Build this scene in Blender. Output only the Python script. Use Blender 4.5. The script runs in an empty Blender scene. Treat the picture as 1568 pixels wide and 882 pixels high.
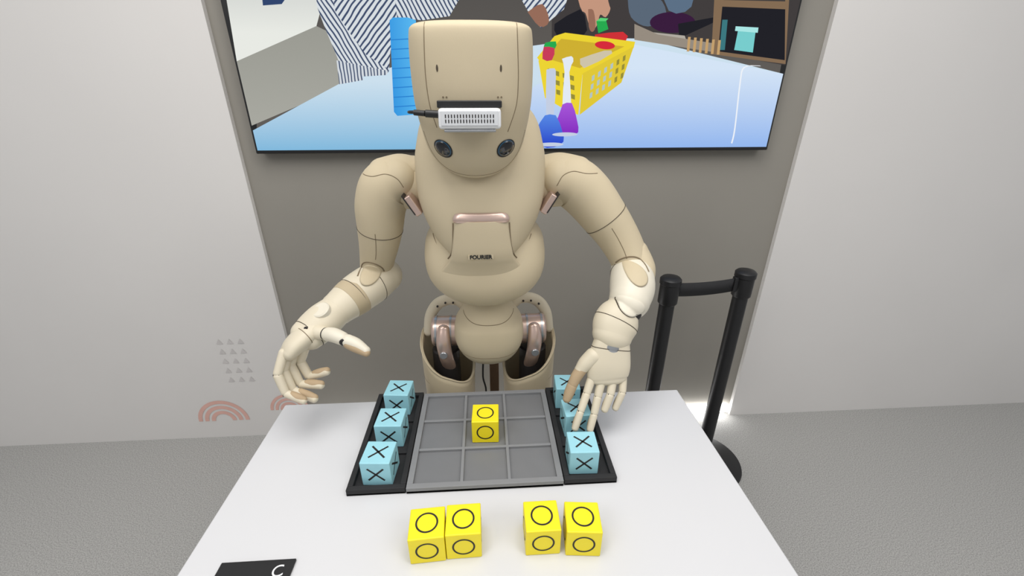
import bpy, bmesh, math, random
from mathutils import Vector, Matrix
from mathutils.bvhtree import BVHTree
random.seed(4)
scene=bpy.context.scene
try:
    scene.view_settings.view_transform='Standard'
    scene.view_settings.look='None'
except Exception: pass

# ---------------------------------------------------------------- materials
def lin(c):
    c=c/255.
    return c/12.92 if c<=.04045 else ((c+.055)/1.055)**2.4
def rgb(r,g,b): return (lin(r),lin(g),lin(b),1)
def mat(name,col,rough=.5,metal=0,var=0.04,scale=30,bump=0.0,bscale=200,emit=0,coat=0,spec=.5,trans=0):
    m=bpy.data.materials.new(name);m.use_nodes=True
    nt=m.node_tree;b=nt.nodes['Principled BSDF'];L=nt.links
    b.inputs['Roughness'].default_value=rough;b.inputs['Metallic'].default_value=metal
    b.inputs['Specular IOR Level'].default_value=spec
    b.inputs['Coat Weight'].default_value=coat
    tc=nt.nodes.new('ShaderNodeTexCoord')
    no=nt.nodes.new('ShaderNodeTexNoise');no.inputs['Scale'].default_value=scale;no.inputs['Detail'].default_value=4
    L.new(tc.outputs['Object'],no.inputs['Vector'])
    cr=nt.nodes.new('ShaderNodeValToRGB')
    cr.color_ramp.elements[0].position=.3;cr.color_ramp.elements[1].position=.7
    cr.color_ramp.elements[0].color=[max(0,c*(1-var)) for c in col[:3]]+[1]
    cr.color_ramp.elements[1].color=[min(1,c*(1+var)) for c in col[:3]]+[1]
    L.new(no.outputs['Fac'],cr.inputs['Fac']);L.new(cr.outputs['Color'],b.inputs['Base Color'])
    if bump:
        n2=nt.nodes.new('ShaderNodeTexNoise');n2.inputs['Scale'].default_value=bscale
        L.new(tc.outputs['Object'],n2.inputs['Vector'])
        bp=nt.nodes.new('ShaderNodeBump');bp.inputs['Strength'].default_value=bump;bp.inputs['Distance'].default_value=.001
        L.new(n2.outputs['Fac'],bp.inputs['Height']);L.new(bp.outputs['Normal'],b.inputs['Normal'])
    if emit:
        L.new(cr.outputs['Color'],b.inputs['Emission Color']);b.inputs['Emission Strength'].default_value=emit
    return m
M_SHELL=mat('shell_cream',rgb(193,179,151),.66,bump=.15,bscale=900,var=.02,scale=6,spec=.35)
M_SHELLD=mat('shell_tan',rgb(180,165,137),.66,bump=.15,bscale=900,var=.02,spec=.35)
M_LIGHT=mat('shell_ivory',rgb(208,198,176),.5,var=.02,scale=8)
M_PALE=mat('shell_pale',rgb(216,209,192),.45,var=.02,scale=8)
M_PAD=mat('pad_tan',rgb(172,150,120),.8,var=.05)
M_SEAM=mat('seam_dark',rgb(70,60,48),.8,var=.05)
M_SEAML=mat('seam_soft',rgb(120,105,82),.8,var=.05)
M_BLACK=mat('black_plastic',rgb(22,22,24),.45,var=.1)
M_BLACKM=mat('black_matte',rgb(30,30,32),.75,var=.1)
M_DARK=mat('dark_joint',rgb(45,42,42),.5,metal=.3,var=.1)
M_ROSE=mat('rose_metal',rgb(205,180,168),.32,metal=.7,var=.05)
M_SILVER=mat('silver_metal',rgb(170,172,175),.3,metal=.8,var=.05)
M_WHITE=mat('white_plastic',rgb(225,226,228),.35,var=.02)
M_EYE=mat('eye_glass',rgb(10,14,22),.08,coat=.6,var=.2,scale=60)
M_EYEB=mat('eye_glow',rgb(40,84,112),.2,emit=.1)

COL=bpy.context.collection
def empty(name,loc=(0,0,0)):
    o=bpy.data.objects.new(name,None);o.empty_display_size=.05;o.location=loc;COL.objects.link(o);return o
def obj(name,verts,faces,m,parent=None,smooth=True):
    me=bpy.data.meshes.new(name);me.from_pydata([tuple(v) for v in verts],[],faces);me.update()
    bm=bmesh.new();bm.from_mesh(me);bmesh.ops.recalc_face_normals(bm,faces=bm.faces);bm.to_mesh(me);bm.free()
    o=bpy.data.objects.new(name,me);COL.objects.link(o)
    if m: me.materials.append(m)
    if smooth:
        for p in me.polygons:p.use_smooth=True
    if parent:
        o.parent=parent;o.matrix_parent_inverse=Matrix.Translation(parent.location).inverted()
    return o
def bevel(o,w,s=3):
    b=o.modifiers.new('bevel','BEVEL');b.width=w;b.segments=s;b.limit_method='ANGLE';b.angle_limit=.6
    o.modifiers.new('wn','WEIGHTED_NORMAL');return o
def box(name,c,s,m,parent=None,bv=.002,rot=None):
    x,y,z=[k/2 for k in s]
    R=rot if rot else Matrix.Identity(3)
    vs=[Vector(c)+R@Vector((a*x,b*y,d*z)) for a in(-1,1) for b in(-1,1) for d in(-1,1)]
    fs=[(0,1,3,2),(4,6,7,5),(0,4,5,1),(2,3,7,6),(0,2,6,4),(1,5,7,3)]
    o=obj(name,vs,fs,m,parent,smooth=False)
    if bv: 
        for p in o.data.polygons:p.use_smooth=True
        bevel(o,bv)
    return o
def revolve(name,prof,c,axis,m,parent=None,n=40):
    """prof: list of (r,h) along axis"""
    a=Vector(axis).normalized();q=a.to_track_quat('Z','Y').to_matrix()
    vs=[];fs=[]
    for r,h in prof:
        for i in range(n):
            t=2*math.pi*i/n;vs.append(Vector(c)+q@Vector((r*math.cos(t),r*math.sin(t),h)))
    for j in range(len(prof)-1):
        for i in range(n):
            fs.append((j*n+i,j*n+(i+1)%n,(j+1)*n+(i+1)%n,(j+1)*n+i))
    fs.append(tuple(range(n)));fs.append(tuple((len(prof)-1)*n+i for i in range(n)))
    o=obj(name,vs,fs,m,parent)
    e=o.modifiers.new('es','EDGE_SPLIT');e.split_angle=.7
    return o
def cyl(name,a,b,r,m,parent=None,n=32,bv=.12):
    a=Vector(a);b=Vector(b);d=b-a;h=d.length;k=r*bv
    return revolve(name,[(r-k,0),(r,k),(r,h-k),(r-k,h)],a,d,m,parent,n)
def cr(p0,p1,p2,p3,t):
    return [.5*((2*b)+(-a+c)*t+(2*a-5*b+4*c-d)*t*t+(-a+3*b-3*c+d)*t**3) for a,b,c,d in zip(p0,p1,p2,p3)]
def spline(P,n):
    out=[];N=len(P)
    for i in range(N-1):
        p0=P[max(i-1,0)];p1=P[i];p2=P[i+1];p3=P[min(i+2,N-1)]
        for k in range(n): out.append(cr(p0,p1,p2,p3,k/n))
    out.append(list(P[-1]));return out
def wire(name,pts,r,m,parent=None,cyclic=False,smooth=0):
    if smooth: pts=spline([tuple(p) for p in pts],smooth)
    cu=bpy.data.curves.new(name,'CURVE');cu.dimensions='3D';cu.bevel_depth=r;cu.bevel_resolution=2
    s=cu.splines.new('POLY');s.points.add(len(pts)-1)
    for i,p in enumerate(pts): s.points[i].co=(p[0],p[1],p[2],1)
    s.use_cyclic_u=cyclic
    cu.materials.append(m)
    o=bpy.data.objects.new(name,cu);COL.objects.link(o)
    if parent:
        o.parent=parent;o.matrix_parent_inverse=Matrix.Translation(parent.location).inverted()
    return o
def tube(name,P,m,parent=None,up=(0,-1,0),n=40,steps=8,capa=True,capb=True,seams=(),e=2.0,seamr=.0009,seamm=None,capk=1.0):
    """P: (x,y,z,ra[,rb])"""
    P=[tuple(p) if len(p)==5 else tuple(p)+(p[3],) for p in P]
    S=spline(P,steps)
    C=[Vector(s[:3]) for s in S];A=[s[3] for s in S];B=[s[4] for s in S]
    T=[]
    for i in range(len(C)):
        T.append((C[min(i+1,len(C)-1)]-C[max(i-1,0)]).normalized())
    up=Vector(up);rings=[];fr=[]
    for i in range(len(C)):
        side=T[i].cross(up)
        side.normalize();u=side.cross(T[i]).normalized();fr.append((side,u))
    def ring(c,s,u,a,b):
        o=[]
        for k in range(n):
            t=2*math.pi*k/n;ct,st=math.cos(t),math.sin(t)
            o.append(c+s*(a*math.copysign(abs(ct)**(2/e),ct))+u*(b*math.copysign(abs(st)**(2/e),st)))
        return o
    K=9
    if capa:
        for q in range(K):
            an=math.pi/2*(1-q/K)
            if q==0: an=math.pi/2*.98
            rr=min(A[0],B[0])*capk
            rings.append(ring(C[0]-T[0]*rr*math.sin(an),*fr[0],A[0]*math.cos(an),B[0]*math.cos(an)))
    for i in range(len(C)): rings.append(ring(C[i],*fr[i],A[i],B[i]))
    if capb:
        for q in range(1,K+1):
            an=math.pi/2*(q/K)
            if q==K: an=math.pi/2*.98
            rr=min(A[-1],B[-1])*capk
            rings.append(ring(C[-1]+T[-1]*rr*math.sin(an),*fr[-1],A[-1]*math.cos(an),B[-1]*math.cos(an)))
    vs=[v for r in rings for v in r];fs=[]
    for j in range(len(rings)-1):
        for k in range(n): fs.append((j*n+k,j*n+(k+1)%n,(j+1)*n+(k+1)%n,(j+1)*n+k))
    fs.append(tuple(range(n)));fs.append(tuple((len(rings)-1)*n+k for k in range(n)))
    o=obj(name,vs,fs,m,parent)
    for si,s in enumerate(seams):
        i=int(s*(len(C)-1));r=ring(C[i],*fr[i],A[i]*1.003,B[i]*1.003)
        wire(name+'_seam_%d'%si,r,seamr,seamm or M_SEAM,parent,cyclic=True)
    return o
def body(name,secs,m,parent=None,n=72,steps=5):
    """secs z,cx,hw,yf,yb,e"""
    S=spline(secs,steps);vs=[];fs=[]
    for z,cx,hw,yf,yb,e in S:
        cy=(yf+yb)/2;hy=(yb-yf)/2
        for k in range(n):
            t=2*math.pi*k/n;ct,st=math.cos(t),math.sin(t)
            vs.append((cx+hw*math.copysign(abs(ct)**(2/e),ct),cy+hy*math.copysign(abs(st)**(2/e),st),z))
    for j in range(len(S)-1):
        for k in range(n): fs.append((j*n+k,j*n+(k+1)%n,(j+1)*n+(k+1)%n,(j+1)*n+k))
    fs.append(tuple(range(n)));fs.append(tuple((len(S)-1)*n+k for k in range(n)))
    return obj(name,vs,fs,m,parent)
def bvh(*os): return [BVHTree.FromPolygons([v.co.copy() for v in o.data.vertices],[tuple(p.vertices) for p in o.data.polygons]) for o in os]
def hit(bv,x,z,default=.95):
    best=None
    for b in bv:
        r=b.ray_cast(Vector((x,-1,z)),Vector((0,1,0)))
        if r[0] is not None and (best is None or r[0].y<best): best=r[0].y
    return default if best is None else best
def front_line(name,bv,pts,r,m,parent,off=0.0,steps=8,cyclic=False):
    S=spline(pts,steps);P=[]
    for x,z in S:
        y=hit(bv,x,z,None)
        if y is not None: P.append((x,y-off,z))
    return wire(name,P,r,m,parent,cyclic)
def front_disc(name,bv,c,a,b,ang,m,parent,off=.001,dome=0.0,rings=6,n=32):
    vs=[];fs=[];ca,sa=math.cos(ang),math.sin(ang)
    def P(r,t):
        x=a*r*math.cos(t);z=b*r*math.sin(t);X=c[0]+x*ca-z*sa;Z=c[1]+x*sa+z*ca
        return (X,hit(bv,X,Z)-off-dome*(1-r*r),Z)
    vs.append(P(0,0))
    for j in range(1,rings+1):
        for k in range(n): vs.append(P(j/rings,2*math.pi*k/n))
    for k in range(n): vs.append((vs[1+(rings-1)*n+k][0],vs[1+(rings-1)*n+k][1]+off+.002,vs[1+(rings-1)*n+k][2]))
    for k in range(n): fs.append((0,1+k,1+(k+1)%n))
    for j in range(rings):
        for k in range(n):
            a0=1+j*n+k;a1=1+j*n+(k+1)%n;fs.append((a0,a1,a1+n,a0+n))
    return obj(name,vs,fs,m,parent)

# ---------------------------------------------------------------- room shell
M_WALL=mat('wall_grey_paint',rgb(140,136,128),.8,var=.02,scale=3,bump=.1,bscale=300)
M_WALLL=mat('wall_pale_panel',rgb(214,211,208),.8,var=.015,scale=2)
M_FLOOR=mat('grey_carpet',rgb(165,164,161),.95,var=.35,scale=260,bump=.6,bscale=500)
M_PINK=mat('pink_print',rgb(216,172,160),.8)
M_PRINT=mat('grey_print',rgb(196,192,190),.8)
box('floor',(0,.3,-.02),(8,6,.04),M_FLOOR,bv=0)
w=box('wall_back',(.1875,1.76,1.5),(2.125,.1,3.0),M_WALL,bv=0)
wl=box('wall_left',(-2.4375,1.75,1.5),(3.125,.12,3.0),M_WALLL,bv=0)
box('wall_right',(2.625,1.75,1.5),(2.75,.12,3.0),M_WALLL,bv=0)
pr=empty('wall_print_graphic',(-1.0,1.68,.2))
for (cx,cz,s) in ((-.935,.15,1.0),(-1.25,.10,1.3)):
    for i,r in enumerate((.09,.067,.044)):
        vs=[];fs=[]
        for t in range(21):
            a=t*math.pi/20
            vs+=[(cx+s*r*math.cos(a),1.6885,cz+s*r*math.sin(a)),(cx+s*(r-.014)*math.cos(a),1.6885,cz+s*(r-.014)*math.sin(a))]
        for t in range(20): fs.append((2*t,2*t+1,2*t+3,2*t+2))
        obj('arch_ring_%d'%i,vs,fs,M_PINK,pr,smooth=False)
for i in range(5):
    for j in range(3):
        x=-1.16+j*.045;z=.32+i*.05
        obj('triangle_%d_%d'%(i,j),[(x-.014,1.6885,z),(x+.014,1.6885,z),(x,1.6885,z+.026)],[(0,1,2)],M_PRINT,pr,smooth=False)
M_LED=mat('led_white',(1,1,1,1),.5,var=0,emit=8)
ls=box('led_strip_light',(.1875,1.695,.045),(2.10,.025,.04),M_LED,bv=.004)

# ---------------------------------------------------------------- television
tv=empty('television',(.15,1.7,1.86))
M_BEZ=mat('tv_bezel',rgb(12,12,14),.3,var=.05)
TX0,TX1,TZ0,TZ1=-.80,1.10,1.322,2.40
box('tv_body',((TX0+TX1)/2,1.683,(TZ0+TZ1)/2),(TX1-TX0,.05,TZ1-TZ0),M_BEZ,tv,bv=.004)
def screen_mat(name,col,col2=None,axis='Z',lo=1.34,hi=1.8,stripes=None,strength=1.0):
    m=bpy.data.materials.new(name);m.use_nodes=True;nt=m.node_tree;nt.nodes.clear();L=nt.links
    out=nt.nodes.new('ShaderNodeOutputMaterial');em=nt.nodes.new('ShaderNodeEmission');em.inputs['Strength'].default_value=strength
    L.new(em.outputs[0],out.inputs[0])
    tc=nt.nodes.new('ShaderNodeTexCoord')
    if stripes:
        mp=nt.nodes.new('ShaderNodeMapping');mp.inputs['Rotation'].default_value=(0,stripes[1],0)
        wv=nt.nodes.new('ShaderNodeTexWave');wv.bands_direction='X';wv.inputs['Scale'].default_value=stripes[0];wv.inputs['Distortion'].default_value=3.0;wv.inputs['Detail Scale'].default_value=.5
        L.new(tc.outputs['Object'],mp.inputs[0]);L.new(mp.outputs[0],wv.inputs[0]);src=wv.outputs['Fac'];rp=(.2,.4)
    else:
        sx=nt.nodes.new('ShaderNodeSeparateXYZ');L.new(tc.outputs['Object'],sx.inputs[0])
        mr=nt.nodes.new('ShaderNodeMapRange');mr.inputs['From Min'].default_value=lo;mr.inputs['From Max'].default_value=hi
        L.new(sx.outputs[axis],mr.inputs[0]);src=mr.outputs[0];rp=(0,1)
    r=nt.nodes.new('ShaderNodeValToRGB');r.color_ramp.elements[0].position=rp[0];r.color_ramp.elements[1].position=rp[1]
    r.color_ramp.elements[0].color=col;r.color_ramp.elements[1].color=col2 or col
    L.new(src,r.inputs[0]);L.new(r.outputs[0],em.inputs[0]);return m
def art(u,v):
    """picture layout grid of the video frame -> metres on the screen"""
    k=.002183+v*1.25e-6+.000064*(u-784)/369
    return (.122+(u-784)*k, 1.804+.008*(u-784)/369-(.001825+1.153e-6*v)*v)
layer=[0]
def scr(name,pts,m,smooth=0):
    layer[0]+=1;y=1.6572-layer[0]*.00004
    if smooth: pts=[tuple(q) for q in spline(pts+[pts[0]],smooth)[:-1]]
    vs=[]
    for u,v in pts:
        x,z=art(u,v);vs.append((min(max(x,TX0+.008),TX1-.008),y,min(max(z,TZ0+.012),TZ1-.008)))
    return obj(name,vs,[tuple(range(len(vs)))],m,tv,smooth=False)
def ell(cx,cy,a,b,n=28,ang=0):
    return [(cx+a*math.cos(2*math.pi*i/n)*math.cos(ang)-b*math.sin(2*math.pi*i/n)*math.sin(ang),cy+a*math.cos(2*math.pi*i/n)*math.sin(ang)+b*math.sin(2*math.pi*i/n)*math.cos(ang)) for i in range(n)]
sm=lambda n,*c,**k: screen_mat('screen_'+n,rgb(*c[:3]),rgb(*c[3:6]) if len(c)>3 else None,**k)
S_BG=sm('room',96,92,88,60,60,62,lo=1.6,hi=2.3)
scr('picture_room',[(340,-400),(1300,-400),(1300,260),(340,260)],S_BG)
scr('picture_bench',[(340,-80),(520,-80),(500,12),(492,42),(340,92)],sm('bench',232,234,228,205,208,205,lo=1.7,hi=1.85))
scr('picture_floor',[(340,92),(492,42),(530,60),(545,125),(340,185)],sm('floorpic',172,172,164,150,150,142))
scr('picture_bench_item',[(410,-4),(450,-4),(440,10),(412,12)],sm('navy',50,70,110))
S_TAB=sm('tabletop',128,184,220,204,224,238,lo=1.33,hi=1.56)
scr('picture_table',[(340,192),(530,124),(620,98),(830,70),(960,58),(1300,118),(1300,260),(340,260)],S_TAB)
S_TAB2=sm('tabletop_blue',146,182,238,212,228,246,lo=1.33,hi=1.60)
scr('picture_table_sheen',[(820,130),(960,70),(1300,118),(1300,260),(700,260)],S_TAB2)
S_DK=sm('dark',34,34,40);S_DK2=sm('dark2',66,62,62);S_BR=sm('brown',132,108,84);S_CY=sm('cyan',120,205,205)
scr('picture_shelf_back',[(842,-120),(1300,-120),(1300,105),(965,62),(842,60)],S_DK2)
scr('picture_chair_a',[(955,0),(1000,0),(1012,30),(985,44),(960,30)],sm('chair_grey',90,104,120),4)
scr('picture_chair_b',ell(1022,38,34,16),sm('plum',58,30,62))
scr('picture_chair_back',[(1000,-40),(1050,-40),(1050,14),(1016,20)],sm('slate',92,112,134),3)
scr('picture_chair_leg_a',[(1030,40),(1085,30),(1088,36),(1032,62)],S_DK)
scr('picture_chair_leg_b',[(985,52),(1040,58),(1042,64),(985,60)],sm('lit',176,170,160))
scr('picture_floor_patch',[(965,40),(1000,56),(1085,70),(1088,84),(965,64)],sm('floor2',150,140,128))
scr('picture_shelf',[(1088,-60),(1200,-60),(1200,102),(1080,86)],S_BR)
scr('picture_shelf_gap_a',[(1096,14),(1190,18),(1190,96),(1090,82)],S_DK)
scr('picture_shelf_gap_b',[(1100,-50),(1190,-50),(1190,6),(1098,4)],S_DK2)
scr('picture_bin',[(1120,48),(1146,50),(1142,84),(1114,80)],S_CY)
scr('picture_bin_lid',[(1116,44),(1150,46),(1149,54),(1115,51)],sm('cyan2',170,230,228))
scr('picture_books',[(1096,34),(1104,34),(1100,80),(1092,80)],sm('teal',60,120,128))
for i in range(6):
    x=1045+i*9
    scr('picture_peg_%d'%i,[(x,60+i),(x+4,60+i),(x+2,82+i),(x-2,82+i)],sm('peg%d'%i,196,160,110))
S_ST=screen_mat('screen_stripes',rgb(64,78,108),rgb(216,222,226),stripes=(24,.5))
S_ST2=screen_mat('screen_stripes2',rgb(64,78,108),rgb(216,222,226),stripes=(22,-.75))
S_ST3=screen_mat('screen_stripes3',rgb(70,84,112),rgb(210,216,222),stripes=(28,.0))
scr('picture_shirt_body',[(486,-160),(700,-160),(706,0),(690,28),(650,34),(604,30),(600,108),(560,112),(525,92),(505,45),(492,12)],S_ST)
scr('picture_shirt_sleeve',[(506,-60),(600,-60),(612,30),(602,80),(600,106),(566,84),(540,50),(520,20)],S_ST2)
scr('picture_shirt_hem',[(522,92),(560,100),(600,108),(596,114),(560,116),(562,121),(526,127)],S_ST3)
scr('picture_shirt_cuff',[(690,-160),(860,-160),(866,0),(860,18),(826,46),(806,20),(795,0)],S_ST2)
S_SK=sm('skin',196,150,126);S_SK2=sm('skin_dark',150,108,90)
scr('picture_cuff_skin',[(806,22),(824,44),(838,36),(828,10)],S_SK2,3)
scr('picture_forearm',[(868,-50),(915,-50),(926,6),(929,18),(922,30),(914,26),(910,40),(904,48),(897,40),(892,24),(884,14)],S_SK,3)
scr('picture_finger',[(896,18),(904,20),(907,44),(902,52),(897,44)],S_SK2,3)
scr('picture_dark_toys',[(846,40),(884,18),(893,40),(890,56),(850,58)],S_DK,2)
S_YE=sm('yellow',236,212,52);S_YE2=sm('yellow_in',206,176,50)
scr('picture_red_tray',[(906,56),(948,52),(952,66),(912,72)],sm('red',206,50,56),2)
scr('picture_basket_rim',[(820,90),(846,58),(862,53),(966,67),(964,76),(888,116),(826,98)],S_YE)
scr('picture_basket_inside',[(830,90),(856,62),(950,74),(884,106)],S_YE2)
scr('picture_basket_clear',[(884,92),(920,80),(932,84),(890,106)],sm('pale_toys',206,196,170),2)
scr('picture_red_toy',ell(921,72,15,6,ang=.1),sm('red2',214,44,60))
scr('picture_basket_left',[(822,94),(888,114),(882,176),(866,170),(832,150)],S_YE)
scr('picture_basket_right',[(888,114),(964,74),(946,128),(884,176)],sm('yellow_b',224,200,56))
S_H=sm('basket_hole',178,196,196);S_H2=sm('basket_hole2',150,142,60)
for r in range(3):
    for c in range(6):
        u=902+c*9.2-r*1.5;v=118-c*5.8+r*13
        scr('picture_basket_slot_%d_%d'%(r,c),[(u,v),(u+4,v-2.6),(u+3.4,v+5.4),(u-.6,v+8)],S_H if c<4 else S_H2)
for r in range(3):
    for c in range(4):
        u=836+c*11+r*.8;v=106+c*3.4+r*14
        scr('picture_basket_cut_%d_%d'%(r,c),[(u,v),(u+6,v+1.8),(u+6,v+9),(u+.4,v+7)],S_H2)
S_G=sm('green',40,170,80)
scr('picture_green_block',[(908,36),(922,33),(926,48),(911,54)],S_G)
scr('picture_green_top',[(908,36),(914,31),(926,32),(922,36)],sm('green2',90,210,120))
scr('picture_green_toy',[(832,68),(848,66),(846,78),(830,78)],S_G,2)
scr('picture_red_bits',[(830,74),(846,76),(842,94),(828,92)],sm('red3',200,60,90),2)
S_CL=sm('clear',196,206,226);S_CL2=sm('clear2',226,234,244)
scr('picture_bell_handle_a',[(857,92),(871,88),(874,96),(868,112),(871,160),(858,162),(861,112)],S_CL2,2)
scr('picture_bell_purple',[(858,160),(872,158),(880,184),(882,202),(870,207),(848,206),(844,196),(852,178)],sm('purple',130,40,190,170,90,220,lo=1.38,hi=1.5),2)
scr('picture_bell_handle_b',[(834,108),(846,106),(848,120),(845,176),(834,178)],S_CL,2)
scr('picture_bell_blue',[(832,176),(848,176),(858,200),(860,216),(846,224),(826,222),(818,200)],sm('bellblue',34,60,200,90,140,230,lo=1.34,hi=1.46),2)
scr('picture_bell_lip_a',ell(862,205,19,3),S_CL);scr('picture_bell_lip_b',ell(840,220,20,3),S_CL)
S_BL=sm('bottle',40,140,220,90,184,240,axis='X',lo=-.32,hi=-.2)
scr('picture_bottle',[(601,34),(606,30),(628,30),(640,34),(646,172),(612,174),(607,168)],S_BL)
S_RIB=sm('rib',44,130,208)
for i in range(8):
    v=62+i*14
    scr('picture_bottle_rib_%d'%i,[(603+i*.6,v),(645,v-2),(645,v-.5),(603+i*.6,v+1.5)],S_RIB)
S_W=sm('white',238,242,248)
arc=spline([(1152,104),(1128,106),(1122,130),(1116,200),(1112,222)],4)
for i,seg in enumerate(arc[:-1]):
    nx=arc[i+1]
    scr('picture_arc_%d'%i,[(seg[0],seg[1]),(nx[0],nx[1]),(nx[0]+2,nx[1]+1),(seg[0]+2,seg[1]+1)],S_W)

# ---------------------------------------------------------------- stanchions
def stanchion(x,y,i):
    o=empty('crowd_control_post',(x,y,0))
    revolve('pole',[(.027,.02),(.027,.85)],(x,y,0),(0,0,1),M_BLACK,o)
    revolve('head_cap',[(.030,.83),(.034,.835),(.034,.905),(.037,.908),(.037,.925),(.030,.932),(.012,.934)],(x,y,0),(0,0,1),M_BLACK,o)
    revolve('base',[(.165,0),(.168,.006),(.165,.014),(.12,.026),(.05,.034),(.034,.06),(.027,.07)],(x,y,0),(0,0,1),M_BLACK,o,n=56)
    return o
s1=stanchion(.662,1.357,0);s2=stanchion(.960,1.400,1)
def belt(a,b,parent):
    a=Vector(a);b=Vector(b);N=14;vs=[];fs=[]
    d=(b-a).normalized();nrm=Vector((-d.y,d.x,0))*.0012
    for i in range(N+1):
        t=i/N;p=a.lerp(b,t);sag=.006*4*t*(1-t)
        for sgn in(-1,1):
            vs+= [p+nrm*sgn+Vector((0,0,.026-sag)),p+nrm*sgn+Vector((0,0,-.026-sag))]
    for i in range(N):
        k=4*i
        fs+=[(k,k+1,k+5,k+4),(k+2,k+6,k+7,k+3),(k,k+4,k+6,k+2),(k+1,k+3,k+7,k+5)]
    fs+=[(0,2,3,1),(4*N,4*N+1,4*N+3,4*N+2)]
    return obj('belt',vs,fs,M_BLACKM,parent)
belt((.692,1.361,.880),(.932,1.396,.880),s1)
box('belt_clip',(.926,1.395,.882),(.02,.02,.056),M_BLACK,s1,bv=.003)

# ---------------------------------------------------------------- table
M_TABLE=mat('white_laminate',rgb(208,208,210),.28,var=.012,scale=2,spec=.5)
tb=empty('white_table',(0,.6,0))
box('tabletop',(.005,.59,.73),(1.09,.76,.04),M_TABLE,tb,bv=.004)
for i,x in enumerate((-.50,.51)):
    box('side_panel_%d'%i,(x,.59,.355),(.03,.68,.71),M_TABLE,tb,bv=.003)
box('modesty_panel',(.005,.33,.40),(.98,.02,.6),M_TABLE,tb,bv=.002)
pl=empty('black_sign_card',(-.40,.51,.75))
box('card',(-.405,.47,.7525),(.13,.12,.005),M_BLACK,pl,bv=.001)
def text(name,body_,loc,size,rot,m,parent,ext=.0004,off=0):
    c=bpy.data.curves.new(name,'FONT');c.body=body_;c.size=size;c.extrude=ext;c.align_x='CENTER';c.align_y='CENTER';c.offset=off
    c.materials.append(m);o=bpy.data.objects.new(name,c);COL.objects.link(o);o.location=loc;o.rotation_euler=rot
    o.parent=parent;o.matrix_parent_inverse=Matrix.Translation(parent.location).inverted();return o
text('card_lettering','C',(-.363,.507,.7554),.03,(0,0,.2),M_WHITE,pl)

# board
M_BRD=mat('grey_board',rgb(128,129,131),.5,var=.02);M_BRDD=mat('grey_board_cell',rgb(114,115,117),.42,var=.02)
bd=empty('tic_tac_toe_board',(.003,.817,.75))
BX0,BX1,BY0,BY1=-.1645,.1695,.660,.974
box('base_plate',((BX0+BX1)/2,(BY0+BY1)/2,.7545),(BX1-BX0,BY1-BY0,.007),M_BRDD,bd,bv=.001)
fw=.013
for i,(a,b,c_,d) in enumerate(((BX0,BX1,BY0,BY0+fw),(BX0,BX1,BY1-fw,BY1),(BX0,BX0+fw,BY0+fw,BY1-fw),(BX1-fw,BX1,BY0+fw,BY1-fw))):
    box('frame_%d'%i,((a+b)/2,(c_+d)/2,.7585),(b-a,d-c_,.015),M_BRD,bd,bv=.001)
for i in (1,2):
    x=BX0+fw+(BX1-BX0-2*fw)*i/3;y=BY0+fw+(BY1-BY0-2*fw)*i/3
    box('divider_v%d'%i,(x,(BY0+BY1)/2,.7605),(.007,BY1-BY0-2*fw,.009),M_BRD,bd,bv=.001)
    box('divider_h%d'%i,((BX0+BX1)/2,y,.7604),(BX1-BX0-2*fw,.007,.009),M_BRD,bd,bv=.001)
def tray(x0,x1,y0,y1):
    o=empty('black_tray',((x0+x1)/2,(y0+y1)/2,.75))
    box('tray_floor',((x0+x1)/2,(y0+y1)/2,.753),(x1-x0,y1-y0,.006),M_BLACKM,o,bv=.001)
    for i,(a,b,c_,d) in enumerate(((x0,x1,y0,y0+.012),(x0,x1,y1-.012,y1),(x0,x0+.012,y0+.012,y1-.012),(x1-.012,x1,y0+.012,y1-.012))):
        box('rim_%d'%i,((a+b)/2,(c_+d)/2,.7585),(b-a,d-c_,.016),M_BLACKM,o,bv=.0015)
    for k in (1,2):
        yy=y0+(y1-y0)*k/3
        box('step_%d'%k,((x0+x1)/2,yy,.758),(x1-x0-.024,.007,.007),M_BLACKM,o,bv=.001)
tray(-.289,-.1665,.662,.98);tray(.1715,.286,.662,.98)
# cubes
M_CY=mat('blue_cube',rgb(150,205,218),.45,var=.02);M_YC=mat('yellow_cube',rgb(240,220,28),.45,var=.015)
M_INK=mat('ink_black',rgb(28,26,26),.6,var=.05)
CS=.0635
def marks(kind,parent,c,R):
    faces=[(Vector((0,-1,0)),Vector((1,0,0)),Vector((0,0,1))),(Vector((0,0,1)),Vector((1,0,0)),Vector((0,1,0))),
           (Vector((-1,0,0)),Vector((0,-1,0)),Vector((0,0,1))),(Vector((1,0,0)),Vector((0,1,0)),Vector((0,0,1))),(Vector((0,1,0)),Vector((-1,0,0)),Vector((0,0,1)))]
    for fi,(n,a,b) in enumerate(faces):
        n,a,b=R@n,R@a,R@b;o=c+n*(CS/2+.0003)
        if kind=='x':
            vs=[];fs=[]
            for s in(1,-1):
                d=(a+b*s*.92).normalized();e=n.cross(d);L=.0235;w_=.0021;k=len(vs)
                vs+=[o+d*L+e*w_,o+d*L-e*w_,o-d*L-e*w_,o-d*L+e*w_];fs.append((k,k+1,k+2,k+3))
            obj('cross_mark_%d'%fi,vs,fs,M_INK,parent,smooth=False)
        else:
            vs=[];fs=[];N=48
            for i in range(N):
                t=2*math.pi*i/N;d=a*math.cos(t)+b*math.sin(t);vs+=[o+d*.0205,o+d*.0172]
            for i in range(N):
                j=(i+1)%N;fs.append((2*i,2*i+1,2*j+1,2*j))
            obj('ring_mark_%d'%fi,vs,fs,M_INK,parent,smooth=False)
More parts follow.
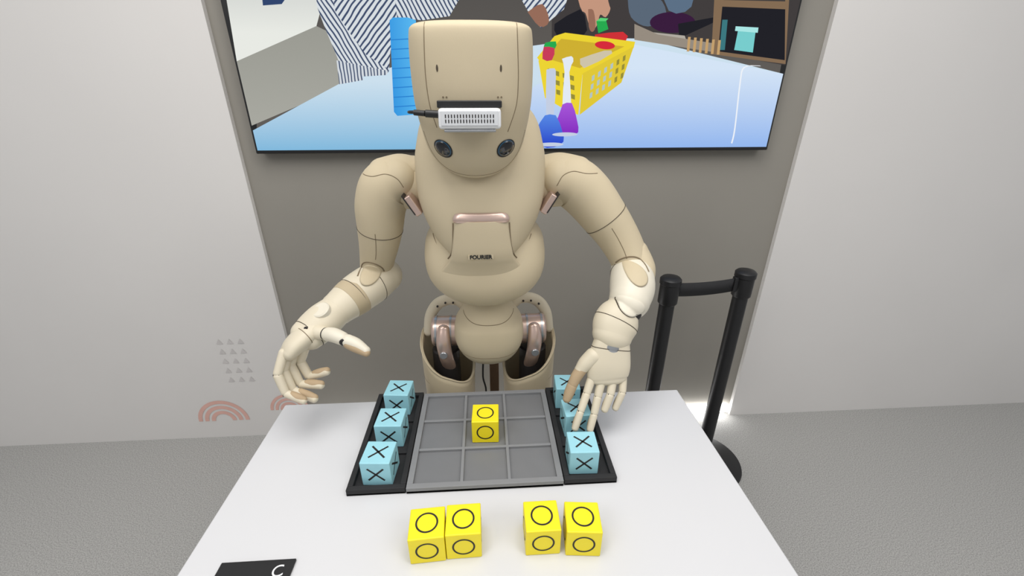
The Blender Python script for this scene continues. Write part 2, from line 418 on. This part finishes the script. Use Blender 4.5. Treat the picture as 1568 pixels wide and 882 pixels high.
def cube(kind,x,y,z0,ang):
    c=Vector((x,y,z0+CS/2+.0002));o=empty('blue_cross_cube' if kind=='x' else 'yellow_ring_cube',c)
    R=Matrix.Rotation(math.radians(ang),3,'Z')
    box('cube_body',c,(CS,CS,CS),M_CY if kind=='x' else M_YC,o,bv=.0022,rot=R)
    marks(kind,o,c,R)
for (x,y,a) in ((-.2255,.712,-4),(-.221,.822,-3),(-.2215,.934,-5),(.218,.715,-2),(.226,.83,2),(.222,.932,-3)): cube('x',x,y,.756,a)
cube('o',.004,.820,.758,-2)
for (x,y,a) in ((-.103,.542,3),(-.0375,.546,1),(.106,.544,0),(.181,.537,-5)): cube('o',x,y,.75,a)

# ================================================================= ROBOT
rb=empty('humanoid_robot',(.01,1.12,0))
C=.008
HC=-.001
head=body('head_shell',[(1.636,HC,.05,.88,.98,2.4),(1.633,HC,.088,.850,1.01,3),(1.627,HC,.106,.829,1.03,3.6),(1.612,HC,.111,.822,1.04,3.8),(1.565,HC,.1135,.822,1.05,3.6),
 (1.512,HC,.1125,.826,1.05,3.3),(1.48,HC,.109,.831,1.05,3.0),(1.455,HC,.1045,.838,1.05,2.8),(1.43,HC,.099,.847,1.04,2.6),(1.41,HC,.091,.856,1.03,2.5),
 (1.39,HC,.077,.868,1.01,2.3),(1.378,HC,.064,.878,.99,2.2),(1.366,HC,.042,.892,.97,2.1),(1.361,HC,.022,.905,.95,2.0)],M_SHELL,rb)
HB=bvh(head)
front_line('face_seam_a',HB,[(-.076,1.628),(-.079,1.58),(-.080,1.54),(-.077,1.50),(-.068,1.463)],.0008,M_SEAML,rb)
front_line('face_seam_b',HB,[(.077,1.628),(.079,1.58),(.080,1.54),(.077,1.50),(.062,1.455)],.0008,M_SEAML,rb)
front_line('jaw_seam',HB,[(-.098,1.455),(-.088,1.42),(-.070,1.392),(-.04,1.374),(0,1.369),(.04,1.374),(.070,1.392),(.088,1.42),(.098,1.455)],.0006,M_SEAML,rb)
for i,x in enumerate((-.059,.0495)):
    front_disc('sensor_slot_%d'%i,HB,(x,1.559),.0017,.0055,0,M_SEAM,rb,off=.0006)
for i,x in enumerate((-.052,-.046,.044,.050)):
    front_disc('screw_dot_%d'%i,HB,(x,1.514),.0015,.0015,0,M_SEAML,rb,off=.0008)
for i,(x,s) in enumerate(((-.0605,-1),(.0590,1))):
    front_disc('eye_bezel_%d'%i,HB,(x,1.424),.0200,.0148,s*.75,M_BLACK,rb,off=.0012)
    front_disc('eye_glow_%d'%i,HB,(x,1.4245),.0172,.0125,s*.75,M_EYEB,rb,off=.0018)
    front_disc('eye_lens_%d'%i,HB,(x+s*.0012,1.4238),.0162,.0120,s*.75,M_EYE,rb,off=.0026,dome=.003)
yF=hit(HB,0,1.48)
box('camera_mount',(-.006,yF-.006,1.503),(.112,.03,.012),M_BLACK,rb,bv=.002)
box('camera_mount_back',(-.006,yF-.002,1.49),(.10,.02,.03),M_BLACK,rb,bv=.002)
box('depth_camera_body',(-.006,yF-.022,1.480),(.108,.028,.034),M_WHITE,rb,bv=.006)
box('depth_camera_face',(-.006,yF-.0365,1.481),(.098,.002,.024),mat('camera_face',rgb(205,207,210),.4),rb,bv=.0008)
for r in range(2):
    for i in range(17):
        box('vent_%d_%d'%(r,i),(-.047+i*.0051,yF-.0377,1.4845-r*.008),(.0018,.0006,.0055),M_DARK,rb,bv=0)
box('camera_lower_rim',(-.006,yF-.024,1.4605),(.09,.02,.005),M_SILVER,rb,bv=.002)
wire('camera_cable',[(-.098,yF-.020,1.490),(-.112,yF-.008,1.490),(-.1165,yF+.03,1.489),(-.1165,yF+.10,1.487),(-.11,yF+.17,1.485)],.0026,M_BLACK,rb,smooth=6)
cyl('cable_plug',(-.058,yF-.026,1.487),(-.082,yF-.026,1.4885),.0062,M_BLACK,rb)
cyl('cable_boot',(-.082,yF-.026,1.4885),(-.102,yF-.020,1.490),.0048,M_BLACK,rb)
# --- torso
chest=body('chest_shell',[(1.505,C,.075,1.03,1.10,2.2),(1.49,C,.112,1.0,1.12,2.2),(1.46,C,.133,.97,1.14,2.3),(1.42,C,.144,.945,1.155,2.4),(1.385,C,.1500,.93,1.16,2.4),(1.34,C,.1505,.915,1.165,2.4),(1.30,C,.1475,.906,1.165,2.4),
 (1.265,C,.138,.902,1.16,2.4),(1.235,C,.126,.902,1.155,2.4),(1.21,C,.112,.904,1.15,2.5),(1.19,C,.096,.907,1.14,2.6),(1.174,C,.083,.912,1.13,2.6),(1.168,C,.076,.920,1.12,2.6),(1.166,C,.06,.935,1.12,2.6)],M_SHELL,rb)
CB=.013
belly=body('abdomen_shell',[(1.232,CB,.09,.975,1.15,2.3),(1.222,CB,.125,.958,1.17,2.4),(1.20,CB,.144,.943,1.185,2.6),(1.17,CB,.151,.931,1.19,2.6),(1.14,CB,.1525,.924,1.19,2.6),(1.11,CB,.149,.924,1.19,2.6),(1.085,CB,.140,.929,1.185,2.5),
 (1.062,CB,.124,.940,1.175,2.4),(1.043,CB,.102,.956,1.16,2.2),(1.030,CB,.078,.976,1.14,2.2),(1.023,CB,.052,1.0,1.12,2.1),(1.019,CB,.025,1.02,1.10,2)],M_SHELL,rb)
TBV=bvh(chest,belly);BBV=bvh(belly)
def panel(name,prof,m):
    vs=[];fs=[];nx=20;S=spline(prof,5)
    for z,cx,hw,of in S:
        for i in range(nx+1):
            x=cx+hw*(2*i/nx-1);edge=(i==0 or i==nx)
            vs.append((x,hit(TBV,x,z)-of+(.004 if edge else 0),z))
    for j in range(len(S)-1):
        for i in range(nx):
            a=j*(nx+1)+i;fs.append((a,a+1,a+nx+2,a+nx+1))
    return obj(name,vs,fs,m,rb)
P_=.007
vs=[];fs=[];nx=28;S=spline([(1.270,.055,.8965),(1.255,.058,.8955),(1.23,.061,.896),(1.20,.066,.899),(1.18,.071,.905),(1.165,.079,.913),(1.150,.090,.9205),(1.137,.098,.9258),(1.12,.10,.932)],6)
for z,hw,y0 in S:
    for i in range(nx+1):
        u=2*i/nx-1;x=P_+hw*u
        vs.append((x,y0+.016*(abs(u)**2.6)*(hw/.06)**.8,z))
for j in range(len(S)-1):
    for i in range(nx):
        a=j*(nx+1)+i;fs.append((a,a+1,a+nx+2,a+nx+1))
pn=obj('chest_panel',vs,fs,M_SHELL,rb);so=pn.modifiers.new('s','SOLIDIFY');so.thickness=.003;so.offset=-1
panel('chest_trim',[(1.288,P_,.046,.001),(1.284,P_,.056,.005),(1.274,P_,.061,.008),(1.267,P_,.060,.006)],M_ROSE)
for s,t in ((-1,'a'),(1,'b')):
    front_line('panel_edge_'+t,TBV,[(P_+s*.061,1.265),(P_+s*.064,1.22),(P_+s*.071,1.185),(P_+s*.080,1.171)],.0016,M_SEAML,rb,off=.000)
    front_line('vest_edge_'+t,TBV,[(P_+s*.076,1.168),(P_+s*.086,1.173),(P_+s*.100,1.190),(P_+s*.117,1.213)],.0018,M_SEAML,rb,off=-.0025)
box('logo_plate',(.004,.8985,1.190),(.056,.002,.0105),M_SHELL,rb,bv=.0005)
text('logo_lettering','FOURIER',(.004,.8965,1.190),.0125,(math.pi/2,0,0),M_BLACK,rb,off=.0004)
# --- waist and hips
X=.018;WZ=.022
waist=body('waist_block',[(z+WZ,a,b,c,d,e) for z,a,b,c,d,e in [(1.02,X,.050,1.04,1.15,2.2),(.97,X,.064,1.02,1.18,2.3),(.950,X,.070,1.01,1.18,2.4),(.925,X,.084,1.0,1.19,2.6),(.905,X,.096,.995,1.19,2.8),(.87,X,.098,.995,1.19,2.9),(.84,X,.090,1.0,1.18,2.8),(.815,X,.076,1.01,1.17,2.6),(.795,X,.058,1.03,1.15,2.4),(.785,X,.04,1.05,1.13,2.2)]],M_SHELL,rb)
WB=bvh(waist)
front_line('waist_seam',WB,[(X-.070,.970),(X-.04,.960),(X,.957),(X+.04,.960),(X+.070,.970)],.0009,M_SEAML,rb)
front_line('waist_seam_low',WB,[(X-.088,.867),(X-.05,.857),(X,.854),(X+.05,.857),(X+.088,.867)],.0009,M_SEAML,rb)
for s in(-1,1):
    t='a' if s<0 else 'b'
    cyl('hip_motor_'+t,(X+s*.085,1.11,.885),(X+s*.165,1.11,.885),.044,M_ROSE,rb)
    cyl('hip_motor_ring_'+t,(X+s*.108,1.11,.885),(X+s*.113,1.11,.885),.0455,M_SILVER,rb)
    cyl('hip_motor_ring2_'+t,(X+s*.150,1.11,.885),(X+s*.155,1.11,.885),.0455,M_SILVER,rb)
    tube('hip_yoke_'+t,[(X+s*.128,1.068,.915,.016,.012),(X+s*.130,1.055,.88,.020,.014),(X+s*.126,1.06,.83,.020,.014),(X+s*.120,1.09,.77,.02,.014)],M_ROSE,rb)
    cyl('hip_yaw_'+t,(X+s*.130,1.11,.70),(X+s*.130,1.11,.83),.040,M_DARK,rb)
    cyl('hip_bolt_'+t,(X+s*.130,1.048,.845),(X+s*.130,1.036,.845),.011,M_SILVER,rb)
    arch=[(X+s*.075,1.17,.935,.014,.010),(X+s*.095,1.17,.953,.016,.010),(X+s*.125,1.17,.956,.018,.010),(X+s*.155,1.17,.940,.018,.010),(X+s*.176,1.16,.908,.016,.012),(X+s*.184,1.15,.86,.014,.014)]
    tube('hip_arch_'+t,arch,M_LIGHT,rb)
    for i,(a,b) in enumerate(((.105,.952),(.128,.952),(.152,.941))):
        cyl('arch_hole_%s%d'%(t,i),(X+s*a,1.163,b),(X+s*a,1.156,b),.003,M_DARK,rb,n=12)
    cx=X+s*.122-.003;n=56;vs=[];fs=[];lv=14
    for j in range(lv+1):
        q=j/lv
        for k in range(n):
            th=2*math.pi*k/n;ct,st=math.cos(th),math.sin(th)
            ztop=.805+.052*ct*s+.035*st
            z=.46+(ztop-.46)*q
            wd=.078*(1-.18*(1-q)**1.5);hd=.092*(1-.15*(1-q)**1.5)
            vs.append((cx+wd*math.copysign(abs(ct)**.8,ct),1.125+hd*math.copysign(abs(st)**.8,st),z))
    for j in range(lv):
        for k in range(n): fs.append((j*n+k,j*n+(k+1)%n,(j+1)*n+(k+1)%n,(j+1)*n+k))
    th_o=obj('thigh_shell_'+t,vs,fs,M_SHELL,rb);so=th_o.modifiers.new('s','SOLIDIFY');so.thickness=.006;so.offset=-1
    rim=[Vector(v) for v in vs[-n:]];wire('thigh_rim_'+t,rim,.0022,M_SHELL,rb,cyclic=True)
    ring=[(cx+.0757*math.copysign(abs(math.cos(a))**.8,math.cos(a)),1.125+.0898*math.copysign(abs(math.sin(a))**.8,math.sin(a)),.735+.01*math.cos(a)*s) for a in [2*math.pi*k/n for k in range(n)]]
    wire('thigh_seam_'+t,ring,.0012,M_SEAML,rb,cyclic=True)
    tube('knee_'+t,[(cx,1.125,.50,.058),(cx,1.12,.46,.056),(cx,1.125,.42,.05)],M_DARK,rb,up=(0,-1,0))
    tube('shin_'+t,[(cx,1.125,.43,.062,.066),(cx,1.13,.33,.060,.066),(cx,1.14,.2,.048,.052),(cx,1.14,.10,.042,.045)],M_SHELL,rb,seams=(.3,))
    tube('foot_'+t,[(cx,1.19,.035,.042,.034),(cx,1.13,.037,.048,.036),(cx,1.05,.030,.05,.028),(cx,.99,.024,.045,.022)],M_LIGHT,rb,up=(0,0,1))
st=empty('robot_support_stand',(.03,1.2,0))
box('stand_post',(.032,1.235,.40),(.032,.03,.80),mat('brown_metal',rgb(120,98,80),.5,metal=.3),st,bv=.003)
box('stand_bracket',(.032,1.16,.79),(.07,.10,.012),M_SILVER,st,bv=.003)
box('stand_foot',(.032,1.25,.008),(.40,.34,.016),M_BLACK,st,bv=.003)
wire('robot_cable',[(.0,1.10,.81),(-.004,1.08,.74),(.004,1.08,.69),(.0,1.09,.6),(.01,1.1,.3),(.03,1.2,.02)],.0028,M_BLACK,rb,smooth=6)

# --- shoulders
for s in(-1,1):
    t='a' if s<0 else 'b'
    tube('shoulder_bridge_'+t,[(C+s*.10,1.07,1.31,.05,.055),(C+s*.15,1.06,1.315,.046,.055),(C+s*.19,1.05,1.32,.045,.055)],M_SHELL,rb,up=(0,0,1))
    R=Matrix.Rotation(s*.55,3,'Y')
    box('shoulder_link_'+t,(C+s*.155,1.0,1.287),(.016,.05,.050),M_ROSE,rb,bv=.003,rot=R)
    box('shoulder_link_edge_'+t,(C+s*.165,1.0,1.289),(.003,.052,.052),M_DARK,rb,bv=.001,rot=R)
# right arm (photo left)
sca=tube('shoulder_cap_a',[(-.155,1.075,1.355,.030,.05),(-.185,1.07,1.354,.036,.058),(-.225,1.065,1.348,.034,.056)],M_SHELL,rb,up=(0,-1,0))
ua=tube('upper_arm_a',[(-.185,1.05,1.335,.050,.055),(-.215,1.05,1.318,.062,.062),(-.236,1.052,1.275,.0605,.06),(-.246,1.06,1.22,.0560,.056),(-.258,1.075,1.17,.0500,.052),(-.270,1.09,1.13,.0455,.048),(-.278,1.098,1.10,.043,.046)],M_SHELL,rb,up=(0,-1,0),seams=(.53,),steps=8)
UB=bvh(ua)
front_line('shoulder_seam_a',bvh(ua,sca),[(-.262,1.352),(-.235,1.350),(-.205,1.355),(-.180,1.345),(-.168,1.325)],.0009,M_SEAML,rb)
front_line('upper_arm_line_a',UB,[(-.247,1.215),(-.250,1.19),(-.256,1.16),(-.262,1.14)],.0008,M_SEAML,rb)
fa=tube('forearm_a',[(-.262,1.105,1.066,.046,.046),(-.288,1.075,1.058,.053,.053),(-.318,1.04,1.047,.053,.052),(-.342,1.01,1.036,.048,.047),(-.358,.99,1.028,.043,.043)],M_LIGHT,rb,up=(.3,-.3,1),seams=(.25,.62,))
EB=bvh(ua,fa)
front_disc('elbow_disc_a',EB,(-.281,1.100),.024,.022,0,M_SHELL,rb,off=.003)
front_line('elbow_arch_a',EB,[(-.281+.030*math.cos(a),1.098+.032*math.sin(a)) for a in [math.pi*i/8 for i in range(9)]],.0018,M_SEAML,rb,off=0,steps=4)
tube('forearm_band_a',[(-.322,1.034,1.0445,.0526,.0514),(-.334,1.02,1.0395,.0510,.0500),(-.344,1.007,1.035,.0480,.0472)],M_SHELLD,rb,up=(.3,-.3,1),capa=False,capb=False)
tube('wrist_joint_a',[(-.352,.998,1.030,.036),(-.366,.978,1.022,.036),(-.376,.962,1.015,.036)],M_SILVER,rb,up=(.3,-.3,1),seams=(.5,))
tube('wrist_housing_a',[(-.366,.978,1.024,.041,.040),(-.385,.955,1.013,.045,.043),(-.402,.935,1.002,.045,.039),(-.415,.918,.994,.042,.032)],M_LIGHT,rb,up=(.3,-.3,1),seams=(.9,))
cyl('wrist_disc_a',(-.378,.944,1.038),(-.382,.937,1.053),.022,M_PALE,rb)
cyl('wrist_screw_a',(-.405,.903,1.022),(-.406,.896,1.024),.0045,M_DARK,rb,n=16)
tube('palm_a',[(-.408,.926,.998,.040,.028),(-.425,.908,.990,.044,.027),(-.440,.893,.980,.043,.024),(-.449,.884,.970,.040,.020)],M_LIGHT,rb,up=(-.75,-.2,.6),seams=(.25,),seamm=M_SEAML)
def finger(name,pts,r,m,pad=None,up=(0,-1,0)):
    N=len(pts)-1
    for i in range(N):
        a=Vector(pts[i]);b=Vector(pts[i+1]);d=(b-a).normalized();g=r*.35 if i>0 else 0
        r0=r*(1-.08*i);r1=r*(1-.08*(i+1))
        a2=a+d*g;b2=b-d*(r*.35 if i<N-1 else 0)
        mid=a2.lerp(b2,.5)
        uu=Vector(up)
        tube('%s_phalanx_%d'%(name,i),[(*a2,r0),(*mid,(r0+r1)/2*1.02),(*b2,r1)],m,rb,up=uu,n=20,steps=4,capk=.9)
        if i>0:
            sd=d.cross(uu).normalized()
            cyl('%s_pin_%d'%(name,i),a-sd*r0*.85,a+sd*r0*.85,r0*.55,M_DARK,rb,n=16)
    if pad:
        a=Vector(pts[-2]);b=Vector(pts[-1]);a=a.lerp(b,.35)+Vector(pad)*r*.35;b=b+Vector(pad)*r*.35
        m2=a.lerp(b,.5)
        tube(name+'_pad',[(*a,r*.75),(*m2,r*.82),(*b,r*.7)],M_PAD,rb,up=up,n=16,steps=3)
FA=.0122;FR=.0105
UA=(-.3,-1,.2)
finger('index_a',[(-.417,.900,.978),(-.434,.893,.937),(-.418,.886,.898),(-.372,.880,.914)],FA,M_LIGHT,pad=(0,.3,.6),up=UA)
finger('middle_a',[(-.433,.894,.985),(-.451,.878,.938),(-.434,.868,.890),(-.383,.860,.890)],FA,M_LIGHT,pad=(0,.3,.6),up=UA)
finger('ring_a',[(-.445,.880,.982),(-.460,.860,.935),(-.444,.848,.887),(-.394,.838,.868)],FA,M_LIGHT,pad=(0,.3,.6),up=UA)
finger('little_a',[(-.452,.866,.980),(-.464,.840,.938),(-.450,.828,.895),(-.410,.820,.878)],FA*.9,M_LIGHT,pad=(0,.3,.6),up=UA)
tube('thumb_base_a',[(-.405,.925,1.0,.022,.020),(-.385,.908,1.007,.019,.018),(-.372,.902,1.008,.016)],M_LIGHT,rb,up=(0,0,1))
cyl('thumb_joint_a',(-.374,.903,1.008),(-.362,.897,1.008),.0145,M_DARK,rb,n=24)
tube('thumb_mid_a',[(-.355,.893,1.009,.0165),(-.340,.886,1.010,.0170),(-.320,.877,1.006,.0158)],M_PALE,rb,up=(0,0,1))
tube('thumb_tip_a',[(-.306,.871,1.003,.0148),(-.286,.864,.997,.0142),(-.264,.854,.986,.0105)],M_PALE,rb,up=(0,0,1))
tube('thumb_pad_a',[(-.303,.866,.998,.0124),(-.284,.859,.991,.0124),(-.262,.850,.982,.0088)],M_PAD,rb,up=(0,0,1))
cyl('thumb_pin_a',(-.314,.859,1.005),(-.314,.889,1.005),.008,M_DARK,rb,n=16)

# left arm (photo right)
scb=tube('shoulder_cap_b',[(.165,1.075,1.355,.030,.05),(.20,1.07,1.354,.036,.058),(.245,1.065,1.348,.034,.056)],M_SHELL,rb,up=(0,-1,0))
ub=tube('upper_arm_b',[(.195,1.05,1.330,.052,.055),(.230,1.05,1.322,.062,.062),(.268,1.048,1.292,.0625,.062),(.312,1.04,1.240,.0575,.057),(.343,1.035,1.200,.0530,.054),(.368,1.025,1.160,.0495,.051),(.384,1.012,1.125,.046,.049)],M_SHELL,rb,up=(0,-1,0),seams=(.53,),steps=8)
UBB=bvh(ub)
front_line('shoulder_seam_b',bvh(ub,scb),[(.280,1.350),(.250,1.352),(.220,1.357),(.196,1.347),(.183,1.325)],.0009,M_SEAML,rb)
front_line('upper_arm_line_b',UBB,[(.318,1.225),(.335,1.20),(.352,1.17),(.360,1.15)],.0008,M_SEAML,rb)
tube('elbow_outer_b',[(.398,1.02,1.15,.03,.04),(.408,1.0,1.115,.034,.045),(.402,.975,1.085,.03,.042)],M_SHELL,rb)
fb=tube('forearm_b',[(.386,1.01,1.108,.050,.05),(.380,.975,1.095,.054,.054),(.372,.945,1.080,.054,.054),(.360,.920,1.064,.049,.050)],M_PALE,rb,up=(0,.5,1),seams=(.2,))
front_disc('elbow_disc_b',bvh(ub,fb),(.372,1.128),.026,.018,-.3,M_SHELL,rb,off=.003)
front_line('elbow_arch_b',bvh(ub,fb),[(.371+.034*math.cos(a),1.126+.03*math.sin(a)) for a in [.1+math.pi*i/8 for i in range(8)]],.0018,M_SEAML,rb,off=0,steps=4)
tube('forearm_inner_b',[(.366,.935,1.070,.042),(.350,.910,1.052,.042),(.340,.90,1.04,.04)],M_DARK,rb,up=(0,.5,1))
wh=tube('wrist_housing_b',[(.340,.905,1.044,.042,.038),(.328,.892,1.032,.052,.042),(.317,.880,1.016,.054,.042),(.309,.868,.998,.048,.038)],M_LIGHT,rb,up=(0,-1,.3),seams=(.55,))
FBB=bvh(fb,wh)
front_disc('forearm_flap_b',FBB,(.350,1.070),.034,.019,-.35,M_PALE,rb,off=.004,dome=.002)
front_line('forearm_flap_edge_b',FBB,[(.350+.0345*math.cos(a)*math.cos(-.35)-.0195*math.sin(a)*math.sin(-.35),1.070+.0345*math.cos(a)*math.sin(-.35)+.0195*math.sin(a)*math.cos(-.35)) for a in [math.pi+math.pi*i/10 for i in range(11)]],.0016,M_SEAM,rb,off=.001,steps=3)
tube('wrist_joint_b',[(.310,.868,1.000,.036,.03),(.308,.862,.985,.038,.03),(.305,.857,.975,.036,.028)],M_SILVER,rb)
tube('palm_b',[(.307,.860,.985,.042,.026),(.303,.850,.960,.048,.024),(.299,.840,.932,.052,.022),(.297,.834,.910,.050,.019),(.297,.831,.900,.046,.016)],M_LIGHT,rb,up=(0,-1,.3),seams=(.16,),e=2.6)
finger('index_b',[(.259,.832,.904),(.245,.814,.872),(.228,.792,.838),(.214,.775,.803)],FR,M_LIGHT,pad=(0,1,0))
finger('middle_b',[(.283,.830,.899),(.272,.812,.863),(.261,.792,.828),(.250,.775,.797)],FR,M_LIGHT,pad=(0,1,0))
finger('ring_b',[(.310,.830,.896),(.302,.812,.868),(.288,.800,.834)],FR,M_LIGHT,pad=(0,1,0))
finger('little_b',[(.335,.832,.898),(.332,.816,.870),(.316,.806,.832)],FR*.92,M_LIGHT,pad=(0,1,0))
tube('thumb_root_b',[(.262,.846,.955,.020),(.244,.842,.938,.018),(.232,.838,.924,.014)],M_LIGHT,rb)
tube('thumb_mid_b',[(.234,.838,.925,.014),(.222,.833,.908,.0135),(.214,.828,.892,.0125)],M_PAD,rb)
tube('thumb_tip_b',[(.211,.826,.886,.0125),(.204,.820,.870,.012),(.199,.815,.858,.010)],M_PAD,rb)

# ---------------------------------------------------------------- lights
def area(name,loc,size,power,rot=(0,0,0),col=(1,1,1),sy=None):
    l=bpy.data.lights.new(name,'AREA');l.energy=power;l.size=size;l.color=col
    if sy: l.shape='RECTANGLE';l.size_y=sy
    o=bpy.data.objects.new(name,l);o.location=loc;o.rotation_euler=rot;COL.objects.link(o)
area('ceiling_light_panel',(0,.4,3.0),1.6,36,col=(1,.98,.95),sy=1.2)
area('ceiling_light_panel.001',(-1.6,-.8,3.0),1.2,22,rot=(.5,-.35,0),col=(1,.98,.96))
area('ceiling_light_panel.002',(1.6,-.8,3.0),1.2,22,rot=(.5,.35,0),col=(1,.98,.96))
wd=bpy.data.worlds.new('hall');scene.world=wd;wd.use_nodes=True
wd.node_tree.nodes['Background'].inputs[0].default_value=(.95,.97,1,1);wd.node_tree.nodes['Background'].inputs[1].default_value=.5
# ---------------------------------------------------------------- camera
cam=bpy.data.cameras.new('camera');cam.sensor_width=36;cam.lens=36*659/1568
co=bpy.data.objects.new('camera',cam);COL.objects.link(co);co.location=(.018,0,1.52)
co.rotation_euler=(math.radians(90)-math.atan(298/659),0,math.radians(-3.5));cam.clip_start=.02
scene.camera=co
